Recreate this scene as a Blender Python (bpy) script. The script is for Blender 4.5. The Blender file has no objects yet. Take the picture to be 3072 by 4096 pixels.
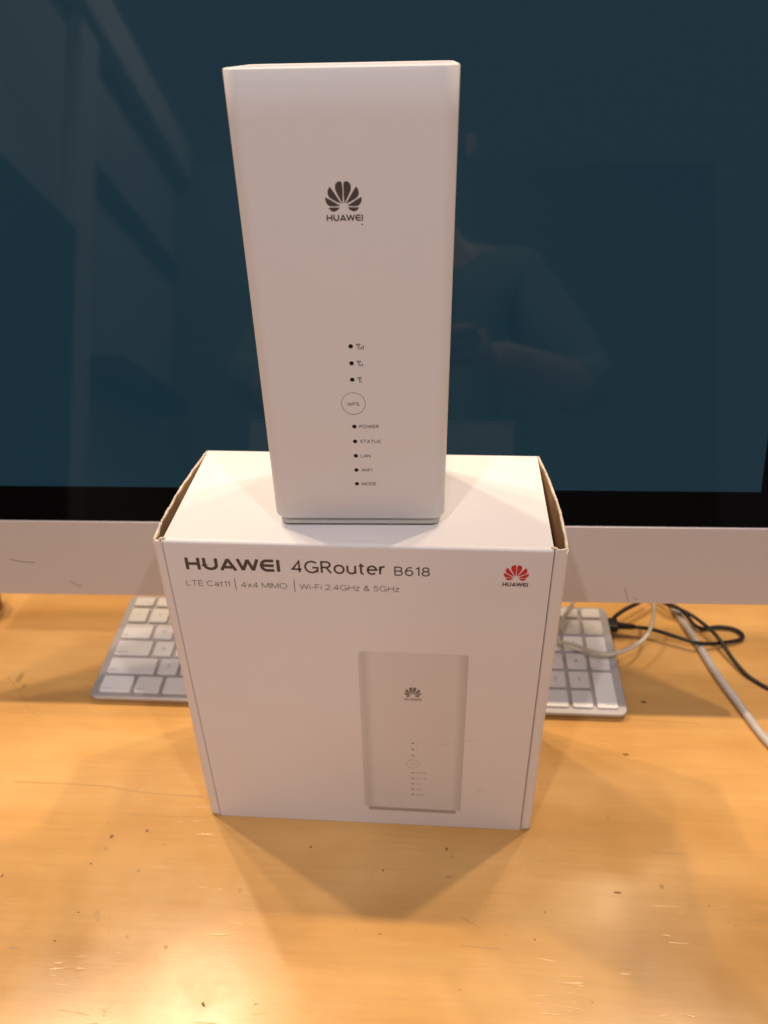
import bpy, bmesh, math, random
from mathutils import Vector, Matrix
random.seed(7)
SC = bpy.context.scene
COL = SC.collection

# ------------------------------------------------------------------ camera
CAM_POS = Vector((0.04346, -0.334, 0.48313))
YAW, PITCH, ROLL, FPX = 0.08255, 0.58896, -0.02345, 3166.99
def cam_axes():
    f = Vector((-math.sin(YAW)*math.cos(PITCH), math.cos(YAW)*math.cos(PITCH), -math.sin(PITCH)))
    r = Vector((math.cos(YAW), math.sin(YAW), 0)); u = r.cross(f)
    c, s = math.cos(ROLL), math.sin(ROLL)
    return c*r+s*u, -s*r+c*u, f
RX, UX, FX = cam_axes()
cam = bpy.data.cameras.new('camera'); cam_o = bpy.data.objects.new('camera', cam); COL.objects.link(cam_o)
cam_o.matrix_world = Matrix(((RX.x, UX.x, -FX.x, CAM_POS.x), (RX.y, UX.y, -FX.y, CAM_POS.y), (RX.z, UX.z, -FX.z, CAM_POS.z), (0, 0, 0, 1)))
cam.sensor_fit = 'VERTICAL'; cam.sensor_height = 24.0; cam.lens = FPX/4096*24
cam.clip_start = 0.01; cam.clip_end = 50
cam.dof.use_dof = True; cam.dof.focus_distance = 0.40; cam.dof.aperture_fstop = 6.0
SC.camera = cam_o

# ------------------------------------------------------------------ ambient light of the room, lamps, exposure
world = bpy.data.worlds.new('World'); SC.world = world; world.use_nodes = True
bg = world.node_tree.nodes['Background']; bg.inputs[0].default_value = (1.0, 0.92, 0.93, 1); bg.inputs[1].default_value = 0.13
def area(name, loc, target, sx, sy, power, col, shape='RECTANGLE'):
    l = bpy.data.lights.new(name, 'AREA'); l.shape = shape; l.size = sx; l.size_y = sy; l.energy = power; l.color = col
    o = bpy.data.objects.new(name, l); COL.objects.link(o); o.location = loc
    o.rotation_euler = (Vector(target)-Vector(loc)).to_track_quat('-Z', 'X').to_euler()
    return o
WARM = (1.0, 0.77, 0.53); COOL = (1.0, 0.89, 0.88)
for lx, ly, lp in ((-0.84, 0.45, 13), (-0.58, 0.46, 6.5), (-0.32, 0.45, 2), (0.06, 0.45, 1), (0.38, 0.45, 5.5), (0.66, 0.45, 12)):
    area('spot_lamp', (lx, ly, 1.80), (lx*0.25, 0.0, 0.1), 0.05, 0.05, lp*0.88, WARM, 'DISK')
area('spot_lamp', (-0.56, 0.66, 1.80), (-0.1, -0.1, 0.0), 0.05, 0.05, 7, WARM, 'DISK')
area('spot_lamp', (0.575, 1.00, 1.80), (0.15, -0.05, 0.0), 0.03, 0.03, 1.5, WARM, 'DISK')
area('ceiling_or_fill_lamp', (0.85, -1.15, 2.0), (0.0, 0.0, 0.2), 0.07, 0.07, 10.5, COOL, 'DISK')
area('ceiling_or_fill_lamp', (-0.45, -1.15, 2.0), (0.0, 0.0, 0.2), 0.07, 0.07, 10.5, COOL, 'DISK')
area('ceiling_or_fill_lamp', (-0.15, -2.2, 2.9), (-1.2, -2.5, 1.2), 0.2, 0.2, 17, COOL, 'DISK')  # added fill lamp, unseen, brightens the walls mirrored in the screen
SC.view_settings.view_transform = 'Standard'; SC.view_settings.look = 'None'
SC.view_settings.exposure = 0.0; SC.view_settings.gamma = 1.0; SC.view_settings.use_curve_mapping = False

# ------------------------------------------------------------------ helpers
def un_plane(px, py, po, pn):
    """photo pixel -> point on a plane of the scene (used for measured layout)"""
    d = RX*((px-1536)/FPX) + UX*((2048-py)/FPX) + FX
    t = (Vector(po)-CAM_POS).dot(Vector(pn)) / d.dot(Vector(pn))
    return CAM_POS + d*t
def desk_pt(px, py, z=0.0): return un_plane(px, py, (0, 0, z), (0, 0, 1))
def link(o, parent=None):
    COL.objects.link(o)
    if parent is not None: o.parent = parent
    return o
def tag(o, label=None, cat=None, group=None, kind=None):
    if label: o['label'] = label
    if cat: o['category'] = cat
    if group: o['group'] = group
    if kind: o['kind'] = kind
    return o
def empty(name, mat=None):
    o = bpy.data.objects.new(name, None); o.empty_display_size = 0.02; COL.objects.link(o)
    if mat is not None: o.matrix_world = mat
    return o
def obj(name, bm, mat, parent=None, smooth=None, bevel=0, seg=2):
    me = bpy.data.meshes.new(name)
    bmesh.ops.recalc_face_normals(bm, faces=bm.faces)
    bm.to_mesh(me); bm.free()
    for m in (mat if isinstance(mat, (list, tuple)) else [mat]): me.materials.append(m)
    o = bpy.data.objects.new(name, me); link(o, parent)
    if smooth is not None:
        for p in me.polygons: p.use_smooth = True
        me.set_sharp_from_angle(angle=math.radians(smooth))
    if bevel:
        b = o.modifiers.new('bevel', 'BEVEL'); b.width = bevel; b.segments = seg; b.limit_method = 'ANGLE'; b.angle_limit = math.radians(40)
    return o
def box(bm, x0, x1, y0, y1, z0, z1):
    v = [bm.verts.new(p) for p in ((x0,y0,z0),(x1,y0,z0),(x1,y1,z0),(x0,y1,z0),(x0,y0,z1),(x1,y0,z1),(x1,y1,z1),(x0,y1,z1))]
    for f in ((0,3,2,1),(4,5,6,7),(0,1,5,4),(1,2,6,5),(2,3,7,6),(3,0,4,7)): bm.faces.new([v[i] for i in f])
def rrect(w, d, r, n=6, cx=0, cy=0):
    pts = []
    for k, (sx, sy) in enumerate(((1,1),(-1,1),(-1,-1),(1,-1))):
        for i in range(n+1):
            a = math.pi/2*(k + i/n)
            pts.append((cx+sx*(w/2-r)+r*math.cos(a), cy+sy*(d/2-r)+r*math.sin(a)))
    return pts
def loft(bm, rings, cap0=True, cap1=True, closed=True):
    vs = [[bm.verts.new(p) for p in ring] for ring in rings]
    n = len(vs[0])
    for a, b in zip(vs[:-1], vs[1:]):
        for i in range(n if closed else n-1):
            j = (i+1) % n
            bm.faces.new((a[i], a[j], b[j], b[i]))
    if cap0: bm.faces.new(vs[0][::-1])
    if cap1: bm.faces.new(vs[-1])
    return vs
def catmull(pts, n=10):
    pts = [Vector(p) for p in pts]
    P = [pts[0]*2-pts[1]] + pts + [pts[-1]*2-pts[-2]]
    out = []
    for i in range(1, len(P)-2):
        a, b, c, d = P[i-1:i+3]
        for k in range(n):
            t = k/n
            out.append(0.5*((2*b)+(c-a)*t+(2*a-5*b+4*c-d)*t*t+(3*b-a-3*c+d)*t**3))
    out.append(P[-2]); return out
def tube(bm, path, r, n=10, radii=None):
    rings = []; up = Vector((0, 0, 1)); prev = None
    for i, p in enumerate(path):
        t = (path[min(i+1, len(path)-1)] - path[max(i-1, 0)]).normalized()
        if prev is None:
            a = t.cross(up)
            a = a.normalized() if a.length > 1e-4 else Vector((1, 0, 0))
        else:
            a = (prev - t*prev.dot(t)).normalized()
        prev = a; b = t.cross(a)
        rr = radii[i] if radii else r
        rings.append([p + (a*math.cos(2*math.pi*k/n)+b*math.sin(2*math.pi*k/n))*rr for k in range(n)])
    loft(bm, rings)
def slab_poly(bm, pts2, z0, z1):
    """flat 2-D outline in local x,y given a thickness"""
    loft(bm, [[(x, y, z0) for x, y in pts2], [(x, y, z1) for x, y in pts2]])
def ribbon(bm, pts, w, z0, z1, closed=False):
    """mitred stroke of width w along a 2-D polyline"""
    pts = [Vector((p[0], p[1])) for p in pts]; n = len(pts); L, R_ = [], []
    for i, p in enumerate(pts):
        a = pts[(i-1) % n] if (i > 0 or closed) else None
        b = pts[(i+1) % n] if (i < n-1 or closed) else None
        d1 = (p-a).normalized() if a is not None else (b-p).normalized()
        d2 = (b-p).normalized() if b is not None else d1
        n1 = Vector((-d1.y, d1.x)); n2 = Vector((-d2.y, d2.x)); m = (n1+n2)
        m = m.normalized() if m.length > 1e-6 else n1
        k = min(1/max(m.dot(n1), 0.3), 2.5)
        L.append(p+m*w/2*k); R_.append(p-m*w/2*k)
    rings = [[(l.x, l.y, z0), (r.x, r.y, z0), (r.x, r.y, z1), (l.x, l.y, z1)] for l, r in zip(L, R_)]
    if closed: loft(bm, rings+[rings[0]], False, False)
    else: loft(bm, rings)

# ------------------------------------------------------------------ materials
def mat(name, col, rough=0.5, metal=0.0, spec=0.5, coat=0.0, bump=0.0, bscale=300, var=0.0, vscale=20, emis=None, estr=0, coat_rough=0.05, sss=0):
    m = bpy.data.materials.new(name); m.use_nodes = True; nt = m.node_tree; N = nt.nodes; p = N['Principled BSDF']
    p.inputs['Base Color'].default_value = (*col, 1); p.inputs['Roughness'].default_value = rough; p.inputs['Metallic'].default_value = metal
    p.inputs['Specular IOR Level'].default_value = spec; p.inputs['Coat Weight'].default_value = coat; p.inputs['Coat Roughness'].default_value = coat_rough
    if emis: p.inputs['Emission Color'].default_value = (*emis, 1); p.inputs['Emission Strength'].default_value = estr
    tc = N.new('ShaderNodeTexCoord')
    if var:
        nz = N.new('ShaderNodeTexNoise'); nz.inputs['Scale'].default_value = vscale; nz.inputs['Detail'].default_value = 5
        nt.links.new(tc.outputs['Object'], nz.inputs['Vector'])
        mx = N.new('ShaderNodeMix'); mx.data_type = 'RGBA'
        mx.inputs[6].default_value = (*[c*(1-var) for c in col], 1); mx.inputs[7].default_value = (*[min(1, c*(1+var)) for c in col], 1)
        nt.links.new(nz.outputs['Fac'], mx.inputs[0]); nt.links.new(mx.outputs[2], p.inputs['Base Color'])
    if bump:
        nb = N.new('ShaderNodeTexNoise'); nb.inputs['Scale'].default_value = bscale; nb.inputs['Detail'].default_value = 3
        nt.links.new(tc.outputs['Object'], nb.inputs['Vector'])
        b = N.new('ShaderNodeBump'); b.inputs['Strength'].default_value = bump; b.inputs['Distance'].default_value = 0.0004
        nt.links.new(nb.outputs['Fac'], b.inputs['Height']); nt.links.new(b.outputs['Normal'], p.inputs['Normal'])
    return m
M = {}
M['router'] = mat('router_plastic', (0.81, 0.785, 0.79), 0.42, bump=0.05, bscale=1500, spec=0.35)
M['router_base'] = mat('router_base_grey', (0.50, 0.49, 0.46), 0.5)
M['rubber'] = mat('dark_rubber', (0.05, 0.04, 0.035), 0.7)
M['ink'] = mat('grey_brown_ink', (0.085, 0.062, 0.058), 0.55)
M['ink_soft'] = mat('thin_grey_ink', (0.15, 0.115, 0.10), 0.55)
M['ink_pale'] = mat('pale_print_ink', (0.20, 0.16, 0.15), 0.55)
M['ink_faint'] = mat('faint_scuff', (0.52, 0.46, 0.43), 0.6)
M['red_ink'] = mat('red_print_ink', (0.62, 0.022, 0.03), 0.45)
M['hole'] = mat('indicator_black', (0.012, 0.007, 0.008), 0.35)
M['card'] = mat('white_coated_card', (0.81, 0.78, 0.785), 0.42, bump=0.10, bscale=120, var=0.03, vscale=14, spec=0.4)
M['kraft'] = mat('brown_kraft_card', (0.42, 0.27, 0.14), 0.85, bump=0.3, bscale=700, var=0.15, vscale=60)
M['torn'] = mat('torn_paper_edge', (0.70, 0.60, 0.50), 0.9, bump=0.5, bscale=900, var=0.2, vscale=300)
M['alu'] = mat('brushed_aluminium', (0.70, 0.63, 0.61), 0.42, metal=0.5, bump=0.04, bscale=2500)
M['bezel'] = mat('black_glass', (0.002, 0.002, 0.002), 0.04, spec=0.22)
M['key'] = mat('white_key_plastic', (0.86, 0.85, 0.85), 0.45, spec=0.4)
M['legend'] = mat('grey_key_legend', (0.32, 0.31, 0.32), 0.6)
M['kplate'] = mat('keyboard_aluminium', (0.45, 0.43, 0.44), 0.40, metal=0.25, bump=0.04, bscale=2500)
M['kunder'] = mat('keyboard_underside', (0.75, 0.72, 0.68), 0.5)
M['black_cable'] = mat('black_cable_rubber', (0.016, 0.013, 0.013), 0.42)
M['grey_cable'] = mat('grey_cable_sheath', (0.52, 0.48, 0.46), 0.55, bump=0.3, bscale=250, var=0.12, vscale=90)
M['white_cable'] = mat('offwhite_cable_sheath', (0.68, 0.64, 0.52), 0.45)
M['red'] = mat('dark_red_glaze', (0.25, 0.02, 0.02), 0.3)
M['scuff'] = mat('scuff_grey', (0.22, 0.17, 0.16), 0.7)

def screen_material():
    m = mat('lit_dark_teal_screen', (0.004, 0.008, 0.012), 0.035, spec=0.5, emis=(0.17, 0.64, 0.95), estr=0.036)
    return m
M['screen'] = screen_material()

def wood_material():
    m = bpy.data.materials.new('lacquered_beech_desk'); m.use_nodes = True; nt = m.node_tree; N = nt.nodes; Lk = nt.links.new
    p = N['Principled BSDF']; tc = N.new('ShaderNodeTexCoord')
    def mapping(sc, rot=0, loc=(0, 0, 0)):
        mp = N.new('ShaderNodeMapping'); mp.inputs['Scale'].default_value = sc; mp.inputs['Rotation'].default_value = (0, 0, rot); mp.inputs['Location'].default_value = loc
        Lk(tc.outputs['Object'], mp.inputs['Vector']); return mp.outputs[0]
    def noise(vec, s, det=4, rough=0.55, dist=0.0):
        n = N.new('ShaderNodeTexNoise'); n.inputs['Scale'].default_value = s; n.inputs['Detail'].default_value = det; n.inputs['Roughness'].default_value = rough
        n.inputs['Distortion'].default_value = dist; Lk(vec, n.inputs['Vector']); return n.outputs['Fac']
    def ramp(fac, stops):
        r = N.new('ShaderNodeValToRGB'); e = r.color_ramp.elements
        e[0].position, e[0].color = stops[0][0], stops[0][1]; e[1].position, e[1].color = stops[-1][0], stops[-1][1]
        for pos, c in stops[1:-1]:
            x = e.new(pos); x.color = c
        Lk(fac, r.inputs[0]); return r.outputs[0]
    def mix(a, b, fac, mode='MIX'):
        x = N.new('ShaderNodeMix'); x.data_type = 'RGBA'; x.blend_type = mode
        for s, v in ((6, a), (7, b), (0, fac)):
            if hasattr(v, 'links') or hasattr(v, 'is_linked'): Lk(v, x.inputs[s])
            else: x.inputs[s].default_value = v
        return x.outputs[2]
    g = lambda v: (v, v, v, 1)
    tilt = math.radians(2.5)
    broad = noise(mapping((1.6, 9, 1), tilt), 2.2, 3, 0.5, 0.4)
    fine = noise(mapping((5, 120, 1), tilt), 3.0, 5, 0.6)
    streak = noise(mapping((7, 75, 1), tilt, (3.1, 1.7, 0)), 2.2, 3, 0.5, 0.15)
    blot = noise(mapping((1, 1.6, 1), 0.3), 9, 3)
    base = ramp(broad, [(0.28, (0.60, 0.328, 0.102, 1)), (0.52, (0.69, 0.400, 0.138, 1)), (0.75, (0.74, 0.455, 0.178, 1))])
    c = mix(base, ramp(fine, [(0.3, g(0.93)), (0.7, g(1.04))]), 0.85, 'MULTIPLY')
    c = mix(c, ramp(blot, [(0.3, (0.87, 0.80, 0.70, 1)), (0.65, g(1.04))]), 0.8, 'MULTIPLY')
    c = mix(c, (0.30, 0.12, 0.028, 1), ramp(streak, [(0.68, g(0)), (0.82, g(0.30))]))
    # dark specks and dents
    def specks(scale, thr, loc):
        v = N.new('ShaderNodeTexVoronoi'); v.inputs['Scale'].default_value = scale; v.inputs['Randomness'].default_value = 1
        nzv = N.new('ShaderNodeTexNoise'); nzv.inputs['Scale'].default_value = 260
        mp = mapping((0.75, 1.1, 0.0), 0.2, loc); Lk(mp, nzv.inputs['Vector'])
        ad = N.new('ShaderNodeMixRGB'); ad.blend_type = 'ADD'; ad.inputs[0].default_value = 0.006; Lk(mp, ad.inputs[1]); Lk(nzv.outputs['Color'], ad.inputs[2])
        Lk(ad.outputs[0], v.inputs['Vector'])
        sp = N.new('ShaderNodeSeparateColor'); Lk(v.outputs['Color'], sp.inputs[0])
        a = N.new('ShaderNodeMath'); a.operation = 'MULTIPLY'; a.inputs[1].default_value = thr; Lk(sp.outputs[0], a.inputs[0])
        pw = N.new('ShaderNodeMath'); pw.operation = 'POWER'; pw.inputs[1].default_value = 3.0; Lk(sp.outputs[1], pw.inputs[0])
        b2 = N.new('ShaderNodeMath'); b2.operation = 'MULTIPLY'; Lk(a.outputs[0], b2.inputs[0]); Lk(pw.outputs[0], b2.inputs[1])
        ls = N.new('ShaderNodeMath'); ls.operation = 'LESS_THAN'; Lk(v.outputs['Distance'], ls.inputs[0]); Lk(b2.outputs[0], ls.inputs[1])
        return ls.outputs[0]
    s1 = specks(38, 0.085, (0, 0, 0)); s2 = specks(90, 0.10, (0.37, 0.11, 0))
    c = mix(c, (0.24, 0.11, 0.035, 1), s1); c = mix(c, (0.42, 0.22, 0.075, 1), s2)
    Lk(c, p.inputs['Base Color'])
    # worn lacquer: varied gloss, hairline scratches and dents
    wear = noise(mapping((1, 1, 1)), 14, 6, 0.65)
    Lk(ramp(wear, [(0.35, g(0.17)), (0.7, g(0.30))]), p.inputs['Roughness'])
    p.inputs['Specular IOR Level'].default_value = 0.42
    h = None
    for rot, off, sc in ((0.12, 0.0, 16), (-0.25, 2.3, 14), (0.9, 5.1, 18), (2.0, 7.7, 16), (1.45, 9.2, 20)):
        sfac = noise(mapping((1.5, sc, 1), rot, (off, off, 0)), 3.0, 2, 0.5)
        r = ramp(sfac, [(0.494, g(0)), (0.5, g(1)), (0.506, g(0))])
        gate = ramp(noise(mapping((2, 2, 1), rot, (off*2, 1, 0)), 12, 2), [(0.63, g(0)), (0.70, g(1))])
        s_ = mix(r, gate, 1.0, 'MULTIPLY')
        h = s_ if h is None else mix(h, s_, 1.0, 'ADD')
    micro = noise(mapping((1, 1, 1)), 900, 3, 0.6)
    wav = noise(mapping((6, 40, 1), tilt), 6, 3, 0.6)
    hh = (mix(ramp(micro, [(0.2, g(0.0)), (0.8, g(0.35))]), ramp(wav, [(0.2, g(0)), (0.8, g(0.15))]), 1.0, 'ADD'))
    b = N.new('ShaderNodeBump'); b.inputs['Strength'].default_value = 0.07; b.inputs['Distance'].default_value = 0.0006
    Lk(hh, b.inputs['Height'])
    b2 = N.new('ShaderNodeBump'); b2.invert = True; b2.inputs['Strength'].default_value = 0.13; b2.inputs['Distance'].default_value = 0.0005
    Lk(h, b2.inputs['Height']); Lk(b.outputs['Normal'], b2.inputs['Normal']); Lk(b2.outputs['Normal'], p.inputs['Normal'])
    return m
M['wood'] = wood_material()

# ------------------------------------------------------------------ desk (the surface everything stands on)
bm = bmesh.new(); box(bm, -1.3, 1.2, -0.42, 1.15, -0.03, 0.0)
desk = tag(obj('desk_top', bm, M['wood'], bevel=0.002), 'scratched orange beech desk top under everything', None, kind='structure')

M['stain'] = mat('dark_desk_stain', (0.22, 0.105, 0.035), 0.5, var=0.3, vscale=400)
M['stain_pale'] = mat('pale_desk_stain', (0.47, 0.26, 0.085), 0.4, var=0.2, vscale=400)
q5 = lambda zx, zy: (zx*.9259, 3100+zy*.9259); q6 = lambda zx, zy: (1536+zx*.9259, 3100+zy*.9259)
rs = random.Random(11)
for (px, py), w_, h_, m_ in ((q5(482, 266), 9, 8, 0), (q5(457, 318), 10, 9, 1), (q5(635, 241), 6, 7, 0), (q5(392, 383), 7, 3, 0), (q5(598, 413), 11, 8, 1), (q5(415, 598), 14, 14, 1), (q5(424, 622), 8, 12, 1), (q5(338, 593), 6, 3, 0), (q5(237, 716), 5, 4, 0),
        (q5(48, 746), 11, 8, 1), (q5(66, 746), 8, 6, 1), (q5(9, 435), 5, 7, 0), (q5(183, 189), 6, 4, 1), (q5(1035, 500), 7, 9, 1), (q5(876, 988), 6, 9, 0), (q5(882, 997), 5, 6, 0), (q5(549, 698), 6, 7, 1), (q5(717, 743), 10, 9, 1), (q5(1343, 311), 4, 5, 0), (q5(1655, 412), 4, 5, 0),
        (q6(1200, 482), 11, 10, 1), (q6(1010, 508), 16, 4, 0), (q6(967, 185), 8, 7, 1), (q6(270, 320), 5, 7, 0), (q6(280, 440), 12, 4, 1), (q6(292, 350), 4, 6, 1), (q6(695, 592), 6, 6, 1), (q6(1405, 566), 6, 6, 1), (q6(1164, 280), 4, 4, 1), (q6(1520, 650), 6, 5, 1), (q6(330, 929), 7, 4, 1), (q6(900, 982), 6, 4, 1), (q6(526, 688), 6, 5, 1), (q6(652, 711), 4, 4, 0),
        ((2575, 2808), 14, 5, 0), ((80, 2710), 12, 22, 1), ((96, 2745), 10, 10, 1)):
    c = desk_pt(px, py); k_ = (desk_pt(px+10, py)-c).length/10; ky_ = abs(desk_pt(px, py+10).y-c.y)/10
    bm = bmesh.new(); n_ = 11
    slab_poly(bm, [(c.x+w_*k_*(0.75+0.4*rs.random())*math.cos(2*math.pi*j/n_), c.y+h_*ky_*(0.75+0.4*rs.random())*math.sin(2*math.pi*j/n_)) for j in range(n_)], -0.0002, 0.00005)
    obj('stain_mark', bm, M['stain_pale' if m_ else 'stain'], desk)
for pts, w_ in (((q5(438, 1010), q5(450, 1024), q5(447, 1050)), .0004), ((q5(450, 1024), q5(475, 1008)), .0004), ((q5(470, 500), q5(473, 640), q5(465, 780)), .0002), ((q5(632, 905), q5(625, 928)), .0004), ((q6(1150, 330), q6(1230, 338), q6(1300, 340)), .0006), ((q6(1590, 626), q6(1660, 630)), .0006),
        (((30, 2705), (80, 2770), (120, 2840), (160, 2870)), .0006), ((q5(60, 30), q5(420, 45), q5(620, 75), q5(880, 95)), .0008), ((q5(530, 165), q5(700, 178), q5(900, 182)), .0006), (((2350, 2862), (2560, 2878), (2800, 2895)), .0006), ((q6(330, 735), q6(420, 745), q6(500, 750)), .0005), ((q6(330, 610), q6(420, 665)), .0005)):
    bm = bmesh.new(); c = catmull([desk_pt(*p) for p in pts], 5)
    ribbon(bm, [(p.x, p.y) for p in c], w_, -0.0002, 0.00004); obj('scratch_mark', bm, M['stain_pale'], desk)

# ------------------------------------------------------------------ walls behind the viewer, seen only as faint reflections in the screen
M['wall'] = mat('painted_wall', (0.55, 0.54, 0.52), 0.8, var=0.05, vscale=3)
M['wall_far'] = mat('dull_far_wall', (0.26, 0.27, 0.27), 0.8, var=0.1, vscale=2)
M['trim'] = mat('white_trim', (0.72, 0.70, 0.66), 0.5)
M['dark_panel'] = mat('dark_panelling', (0.05, 0.05, 0.055), 0.6)
bm = bmesh.new(); box(bm, -1.30, -1.20, -3.30, -1.10, -0.75, 2.16)
wl_ = tag(obj('wall_left', bm, M['wall']), 'pale wall behind the viewer, mirrored in the screen', kind='structure')
for nm, b_, m_ in (('cornice', (-1.20, -1.12, -3.28, -1.10, 2.05, 2.22), 'trim'), ('door_post', (-1.199, -1.15, -2.14, -1.98, -0.74, 2.04), 'trim'),
                   ('picture_rail', (-1.199, -1.17, -3.27, -2.15, 1.52, 1.60), 'dark_panel'), ('dark_cabinet', (-1.198, -1.14, -1.97, -1.12, -0.74, 1.25), 'dark_panel'), ('dark_shelf', (-1.198, -1.05, -3.1, -2.2, 0.78, 0.86), 'dark_panel')):
    bm = bmesh.new(); box(bm, *b_); obj(nm, bm, M[m_], wl_)
bm = bmesh.new(); box(bm, -1.30, 1.6, -3.42, -3.32, -0.75, 2.16)
tag(obj('wall_back', bm, M['wall_far']), 'far dull wall behind the viewer mirrored in the screen', kind='structure')

bm = bmesh.new(); box(bm, -1.3, 1.6, -3.4, 1.4, -0.80, -0.74); tag(obj('floor', bm, M['dark_panel']), 'dark floor under the desk', kind='structure')

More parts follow.
